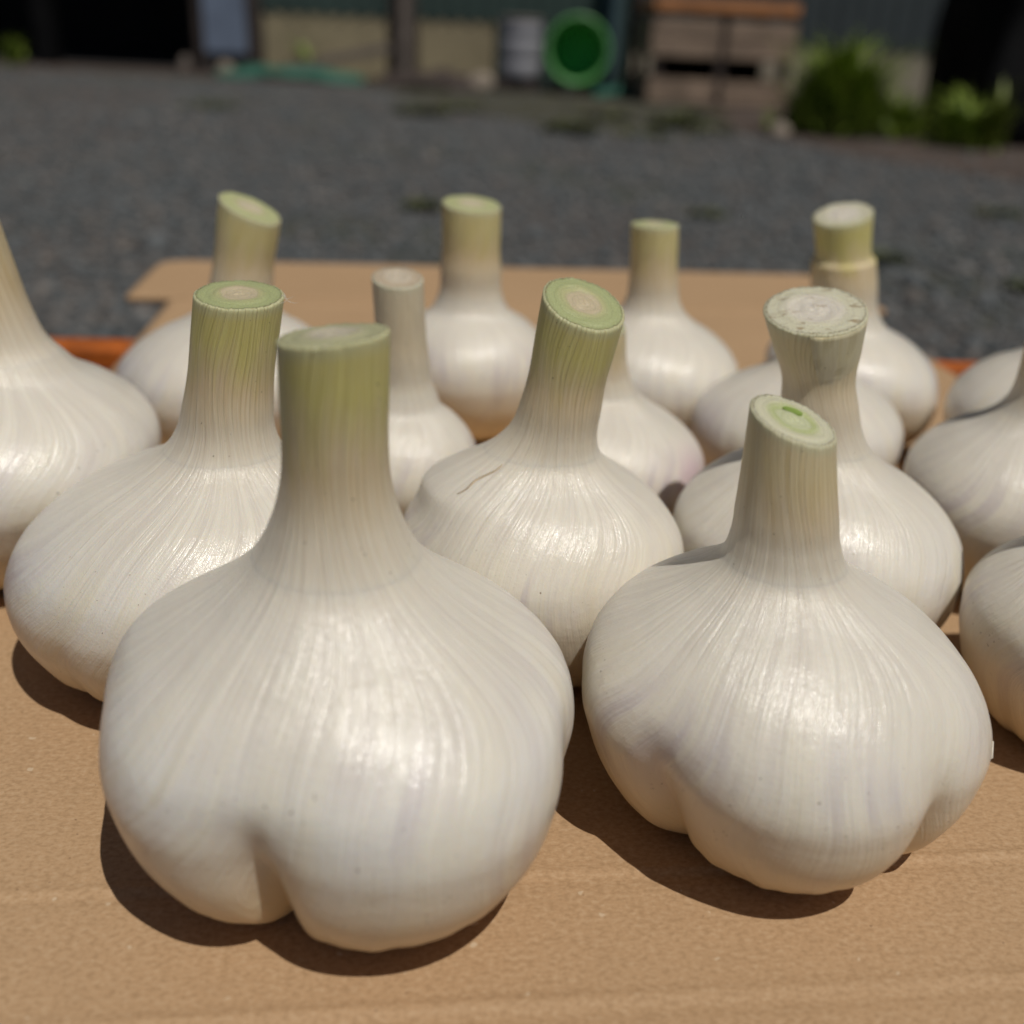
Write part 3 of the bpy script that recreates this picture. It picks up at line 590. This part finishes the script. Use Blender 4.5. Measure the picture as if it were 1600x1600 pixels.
        rib = np.stack([np.cos(tw)+s.seedoff[0], np.sin(tw)+s.seedoff[1], A*2.2+s.seedoff[2]], -1)
        attr(o, 'rib', rib, 'FLOAT_VECTOR'); attr(o, 'hgt', (Z/s.zn)); attr(o, 'ang', np.cos(tw*62+1.6*np.sin(tw*5+s.nf[4, 0]*3)+1.2*np.sin(tw*9+2*Z/s.zn)))
        attr(o, 'ang2', np.cos(tw*101+2.0*np.sin(tw*4+s.nf[5, 0]*3)))
        return o, V, idx, TH, Z
    def make(s, skin, stem, cut_m, blush, collar):
        zn, zt = s.zn, s.zt
        k = s.rows(-1, zn*1.0+0.30*(zt-zn)); k[:8] = True
        r, z, a = s.r[k], s.z[k], s.arc[k]; off = -0.0006*smooth01((z/zn-1.0)/0.2)
        r = np.append(r, [r[-1]*0.5, 1e-5]); z = np.append(z, [z[-1], z[-1]]); a = np.append(a, [a[-1], a[-1]]); off = np.append(off, [-0.0001, 0.0])
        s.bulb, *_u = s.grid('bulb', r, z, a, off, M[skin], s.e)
        if blush:
            bth, bz, bw = blush; TH, Z = _u[2], _u[3]; dd = np.abs((TH-math.radians(bth)+math.pi) % (2*math.pi)-math.pi)
            attr(s.bulb, 'blush', np.exp(-(dd/bw)**2)*np.exp(-((Z/zn-bz)/0.22)**2))
        k = s.rows(zn*0.93, zt*2); k[:60] = False
        r, z, a = s.r[k], s.z[k], s.arc[k]; off = 0.00002-0.0007*np.exp(-(z/zn-0.93)/0.016)
        # round the cut edge over
        r = np.append(np.append([1e-5], r), [r[-1]-0.00012, r[-1]-0.00045]); z = np.append(np.append([z[0]], z), [zt+0.00022, zt+0.00034]); a = np.append(np.append([a[0]], a), [a[-1]+0.003, a[-1]+0.006]); off = np.append(np.append([0.0], off), [off[-1], off[-1]])
        s.stem, V, idx, TH, Z = s.grid('stem', r, z, a, off, M[stem], s.e)
        attr(s.stem, 'stem_t', np.clip((Z-zn)/(zt-zn), 0, 1))
        # cut face
        ring = V[idx[-1]]; c0 = ring.mean(0); n = s.nth; q = 16; pts = [c0[None]]; rads = [np.zeros(1)]; disc = [np.zeros((1, 3))]
        A_ = np.c_[ring[:, :2]-c0[:2], np.ones(n)]; co_ = np.linalg.lstsq(A_, ring[:, 2]-c0[2], rcond=None)[0]; rp = ring.copy(); rp[:, 2] = c0[2]+A_ @ co_
        for j in range(1, q+1):
            f = j/q; p = c0+(rp-c0)*f+(ring-rp)*f**14; hgt = 0.00030*(1-f**4)*(0.5+0.5*np.cos(f*9+s.nf[0, 0]))+0.00013*np.sin(f*15+2*np.sin(TH[0]+s.nf[1, 0])+0.8*np.sin(TH[0]*3))+(s.rough-1)*0.00010*np.sin(f*11+TH[0]*2+s.nf[2, 0]*4)*np.sin(TH[0]*3+f*6+s.nf[3, 1]*4); p = p.copy(); p[:, 2] += hgt*(1-f**6); pts.append(p); rads.append(np.full(n, f)); disc.append(np.stack([f*np.sin(TH[0])+s.seedoff[0]*0, f*np.cos(TH[0]), np.zeros(n)], -1))
        PV = np.vstack(pts); F = [(0, 1+(i+1) % n, 1+i) for i in range(n)]
        F = [(a_, c_, b_) for a_, b_, c_ in F]
        for j in range(q-1):
            b = 1+j*n
            F += [(b+i, b+n+i, b+n+(i+1) % n, b+(i+1) % n) for i in range(n)]
        s.cutf = mesh_np('cut_face', PV, F, M[cut_m], s.stem, True); bmx = bmesh.new(); bmx.from_mesh(s.cutf.data); bmesh.ops.recalc_face_normals(bmx, faces=bmx.faces[:])
        bmx.faces.ensure_lookup_table()
        if bmx.faces[0].normal.z < 0: bmesh.ops.reverse_faces(bmx, faces=bmx.faces[:])
        bmx.to_mesh(s.cutf.data); bmx.free()
        attr(s.cutf, 'rad', np.concatenate(rads)); attr(s.cutf, 'disc', np.vstack(disc), 'FLOAT_VECTOR'); s.c0 = c0; s.ring = ring

Rg = math.radians
B = 'label'
gA = Garlic('plump garlic bulb with a deep cleft between two bulging cloves', -0.0267, 0.1428, 0.0795, (-0.0268, 0.0924, 0.0162), (-0.0272, 0.0583), [(-12, 0.36), (-76, 0.17), (80, 0.18), (128, 0.10), (175, 0.12), (218, 0.16)], 1, 'skin', 'stem_green', 'cut_grey', (0.12, -0.06), sharp=2.2, flare=1.75, taper=0.0158, full=0.85, nth=384, bulge=((38, 0.07, 30, 0.20, 0.36), (218, -0.11, 24, 0.45, 0.4), (-95, 0.12, 34, 0.80, 0.16)), foot=1.0, cone=True)
gB = Garlic('garlic bulb with a slanting cream cut stem and torn skin on one side', 0.0516, 0.1583, 0.0732, (0.0450, 0.0776, 0.0145), (0.0472, 0.0535), [(-47, 0.22), (36, 0.22), (92, 0.10), (-90, 0.07), (150, 0.10), (205, 0.10)], 2, 'skin_warm', 'stem_pale', 'cut_cream', (-0.26, 0.20), sharp=2.6, taper=0.0164, full=0.96, flare=0.85, nth=384, bulge=((-3, 0.05, 26, 0.15, 0.4), (160, -0.09, 22, 0.45, 0.4)), foot=1.0)
gC = Garlic('garlic bulb with ribbed green-topped stem and loose fibres at its cut edge', -0.0721, 0.1994, 0.0780, (-0.0557, 0.0837, 0.0174), (-0.0610, 0.0524), [(-95, 0.06), (-25, 0.06), (38, 0.15), (110, 0.1), (180, 0.1), (230, 0.08)], 3, 'skin', 'stem_green', 'cut_green', (-0.04, 0.10), taper=0.0172, full=1.03, nth=384, foot=0.97, bulge=((38, -0.11, 24, 0.45, 0.4),))
gD = Garlic('garlic bulb with strongly tilted green stem and brown split on its shoulder', 0.0061, 0.2087, 0.0653, (0.0124, 0.0840, 0.0168), (0.0079, 0.0524), [(-60, 0.06), (0, 0.05), (62, 0.07), (120, 0.1), (180, 0.1), (240, 0.1)], 4, 'skin_warm', 'stem_green', 'cut_green', (-0.22, 0.36), topy=-0.004, taper=0.0162, full=1.03, flare=0.85, nth=384, bulge=((-84, 0.50, 46, 0.93, 0.13),))
gK = Garlic('garlic bulb whose stem widens to a pale torn cut top', 0.0735, 0.2198, 0.0673, (0.0632, 0.0815, 0.0219), (0.0696, 0.0519), [(-70, 0.05), (-10, 0.05), (48, 0.10), (100, 0.08), (170, 0.1), (235, 0.1)], 5, 'skin', 'stem_soft', 'cut_white', (0.12, 0.24), taper=0.0160, full=1.03, nth=320, bulge=((-20, -0.07, 22, 0.4, 0.4),))
gL = Garlic('big garlic bulb with a long smoothly flaring neck, outermost beside the orange rim', -0.1392, 0.2438, 0.0862, (-0.1344, 0.0983, 0.0158), (-0.1282, 0.0563), [(-60, 0.05), (10, 0.06), (70, 0.06), (130, 0.1), (190, 0.1), (250, 0.1)], 6, 'skin', 'stem_pale', 'cut_pale', (0, 0), taper=0.0180, full=1.0, flare=1.3)
gM = Garlic('garlic bulb with a slant-cut stem standing at the flap corner', -0.0988, 0.3259, 0.0700, (-0.0857, 0.0800, 0.0183), (-0.0910, 0.0500), [(-50, 0.08), (20, 0.06), (80, 0.08), (140, 0.1), (200, 0.1), (260, 0.1)], 7, 'skin_cool', 'stem_mid', 'cut_pale', (-0.42, 0.12), full=1.03, nth=192)
gE = Garlic('round garlic bulb with thick level-cut stem in front of the cardboard flap', -0.0169, 0.3569, 0.0590, (-0.0187, 0.0800, 0.0199), (-0.0182, 0.0490), [(-50, 0.05), (20, 0.04), (80, 0.05), (140, 0.1), (200, 0.1), (260, 0.1)], 8, 'skin_warm', 'stem_mid', 'cut_pale', (-0.06, 0.12), full=1.04, nth=192)
gF = Garlic('garlic bulb with slender greenish stem in front of the cardboard flap', 0.0475, 0.3552, 0.0640, (0.0434, 0.0765, 0.0160), (0.0456, 0.0490), [(-50, 0.05), (20, 0.05), (80, 0.05), (140, 0.1), (200, 0.1), (260, 0.1)], 9, 'skin', 'stem_mid', 'cut_pale', (0.02, 0.0), full=1.03, nth=192)
gN = Garlic('smaller garlic bulb with thin dry pale stem among the others', -0.0350, 0.2656, 0.0475, (-0.0326, 0.0740, 0.0133), (-0.0308, 0.0440), [(-50, 0.08), (10, 0.08), (70, 0.08), (140, 0.1), (200, 0.1), (260, 0.1)], 10, 'skin_warm', 'stem_dry', 'cut_dry', (-0.05, 0.2), full=0.98, flare=1.3, nth=192)
gP = Garlic('garlic bulb with a pink blush on its skin', 0.0262, 0.2725, 0.0575, (0.0222, 0.0620, 0.0122), (0.0240, 0.0450), [(-50, 0.06), (20, 0.06), (75, 0.08), (140, 0.1), (200, 0.1), (260, 0.1)], 11, 'skin_pink', 'stem_pale', 'cut_pale', (0, 0.1), full=1.02, nth=192, blush=(62, 0.62, 0.40))
gQ = Garlic('garlic bulb with a short stem, wedged behind the torn-top one', 0.0885, 0.3078, 0.0650, (0.0872, 0.0590, 0.0140), (0.0890, 0.0460), [(-50, 0.08), (15, 0.05), (70, 0.09), (140, 0.1), (200, 0.1), (260, 0.1)], 12, 'skin', 'stem_pale', 'cut_pale', (0, 0.0), full=1.0, nth=192)
gR = Garlic('garlic bulb with a notched two-layer green stem and white cut', 0.1240, 0.3640, 0.0625, (0.1085, 0.0815, 0.0195), (0.1150, 0.0480), [(-50, 0.06), (15, 0.08), (70, 0.09), (140, 0.1), (200, 0.1), (260, 0.1)], 13, 'skin', 'stem_green', 'cut_white', (0.24, 0.22), taper=0.0215, full=1.04, nth=192, collar=True)
gG1 = Garlic('garlic bulb at the rim end of the cardboard, a stem shadow on its shoulder', 0.1775, 0.3215, 0.0705, (0.1780, 0.0790, 0.0160), (0.1772, 0.0520), [(-60, 0.06), (5, 0.08), (70, 0.09), (140, 0.1), (200, 0.1), (260, 0.1)], 14, 'skin_cool', 'stem_mid', 'cut_pale', (0, 0.1), full=1.02, nth=192)
gG2 = Garlic('garlic bulb with upright greenish stem beside the torn-top one', 0.1405, 0.2552, 0.0680, (0.1345, 0.0820, 0.0140), (0.1372, 0.0510), [(-75, 0.05), (-20, 0.06), (50, 0.09), (120, 0.1), (190, 0.1), (245, 0.1)], 15, 'skin_warm', 'stem_green', 'cut_pale', (0, 0.1), taper=0.0150, full=1.02, flare=1.1, nth=256)
gG3 = Garlic('low garlic bulb beside the one with torn skin', 0.1257, 0.1874, 0.0556, (0.1202, 0.0754, 0.0141), (0.1222, 0.0471), [(-65, 0.05), (0, 0.08), (60, 0.09), (120, 0.1), (190, 0.1), (245, 0.1)], 16, 'skin_warm', 'stem_pale', 'cut_pale', (0, 0.1), full=1.04, nth=256)

# small marks that belong to single bulbs
def strip(name, path, widths, mat, parent, lift=0.0002):
    V = []; F = []
    P = [Vector(p) for p in path]
    for i, p in enumerate(P):
        d = (P[min(i+1, len(P)-1)]-P[max(i-1, 0)]).normalized(); nrm = Vector((p.x, p.y, 0.03)).normalized(); sd = d.cross(nrm).normalized()
        V += [p-sd*widths[i]+nrm*(lift*0.1), p+nrm*lift, p+sd*widths[i]-nrm*(lift*0.3)]
    for i in range(len(P)-1):
        b = 3*i; F += [(b, b+1, b+4, b+3), (b+1, b+2, b+5, b+4)]
    o = mesh_np(name, V, F, mat, parent, True); md = o.modifiers.new('thick', 'SOLIDIFY'); md.thickness = 0.00015; md.offset = 0
    return o
n = 22; th = np.radians(np.linspace(-50, -57, n)+1.2*np.sin(np.linspace(0, 9, n))); zf = np.linspace(0.975, 0.865, n)
strip('skin_split', gD.at(th, zf, 0.0000), [0.00005+0.00022*math.sin(math.pi*i/(n-1))**0.6 for i in range(n)], M['crack'], gD.bulb, 0.00006)
# loose papery tab on the side of the slant-cut bulb
p0 = gB.at([Rg(71.5), Rg(74), Rg(76.5)], np.array([0.36, 0.365, 0.36])); V = []
for i, h_ in enumerate((0.0, 0.0012, 0.0024, 0.0036)):
    for j in range(3):
        q = Vector(p0[j]); out = Vector((math.sin(Rg(74)), -math.cos(Rg(74)), 0)); V.append(q+out*(-0.0001+h_*0.42)+Vector((0, 0, h_*(0.65+0.5*(j == 1))))+Vector((0, (1-j)*-0.00018*i, 0)))
o = mesh_np('loose_skin', V, [(3*i+j, 3*i+j+1, 3*i+j+4, 3*i+j+3) for i in range(3) for j in range(2)], M['paper'], gB.bulb, True); o.modifiers.new('thick', 'SOLIDIFY').thickness = 0.0002
# green heart seen in the slanting cut
cc = gB.c0; ex = gB.ring; V = []
for j in range(24):
    a = 2*math.pi*j/24; x = 0.0004+0.0017*math.cos(a); y = 0.0027+0.0009*math.sin(a); V.append((cc[0]+x, cc[1]+y, cc[2]+0.00022+gB.cut[0]*x+gB.cut[1]*y))
V += [(v[0], v[1], v[2]-0.0006) for v in V[:24]]
mesh_np('green_heart', V, [tuple(range(24))]+[(j, 24+j, 24+(j+1) % 24, (j+1) % 24) for j in range(24)], M['sprout'], gB.stem, False)
# fibres on a cut edge
def fibre(g, a, L, seed):
    rr = np.random.RandomState(seed); i = int(a/360*g.nth); p = Vector(g.ring[i]); d = Vector((p.x-g.c0[0], p.y-g.c0[1], 0.0)).normalized(); pts = []
    for k in range(7): t = k/6; pts.append(p+d*L*t+Vector((0.0004*math.sin(5*t+seed), 0.0002*math.sin(7*t), L*(0.35*math.sin(3*t+seed)))))
    V = []; F = []
    for k, q in enumerate(pts):
        for m_ in range(4): aa = m_*math.pi/2; rr_ = 0.00007*(1-0.6*k/6); V.append(q+Vector((rr_*math.cos(aa)*0.7, rr_*math.cos(aa)*0.7, rr_*math.sin(aa))))
    for k in range(6):
        for m_ in range(4): F.append((4*k+m_, 4*k+(m_+1) % 4, 4*k+4+(m_+1) % 4, 4*k+4+m_))
    mesh_np('fibre', V, F, M['paper'], g.cutf, True)
for a_, L_, s_ in ((265, 0.0022, 1), (272, 0.0030, 2), (280, 0.0018, 3), (258, 0.0014, 4)): fibre(gC, a_, L_, s_)
for a_, L_, s_ in ((180, 0.0010, 5), (186, 0.0014, 7), (174, 0.0009, 9)): fibre(gA, a_, L_, s_)
# torn outer layer on the widening stem: two overlapping leaves meeting in a V
def leaf_layer(g, a0, a1, zlo, zhi, lift, v_end):
    n1, n2 = 22, 26; V = []; F = []
    for i in range(n1):
        t = i/(n1-1); z = zlo+(zhi-zlo)*t
        for j in range(n2):
            u = j/(n2-1); lo = a0+16*(1-t)-5*math.sin(3*t); e = lo+(a1-lo)*u
            V.append(g.at([Rg(e)], np.array([z/g.zn]), lift*t**0.6*(1-u)**0.5-0.0004*(1-t)**2-0.0005*u**2)[0])
    for i in range(n1-1):
        for j in range(n2-1): b = i*n2+j; F.append((b, b+1, b+n2+1, b+n2))
    o = mesh_np('stem_layer', V, F, M['stem_soft'], g.stem, True); o.modifiers.new('thick', 'SOLIDIFY').thickness = 0.0002
    VV = np.array(V); th_ = np.arctan2(VV[:, 0]-np.interp(VV[:, 2], g.zz, g.cx), -VV[:, 1]); attr(o, 'rib', np.stack([np.cos(th_+0.3)+g.seedoff[0], np.sin(th_+0.3)+g.seedoff[1], VV[:, 2]*30], -1), 'FLOAT_VECTOR')
    attr(o, 'ang', np.cos(62*th_)); attr(o, 'ang2', np.cos(101*th_)); attr(o, 'hgt', VV[:, 2]/g.zn); attr(o, 'stem_t', np.clip((VV[:, 2]-g.zn)/(g.zt-g.zn), 0, 0.9))
    return o
leaf_layer(gK, -16, 150, 0.0600, 0.0813, 0.0003, 1)
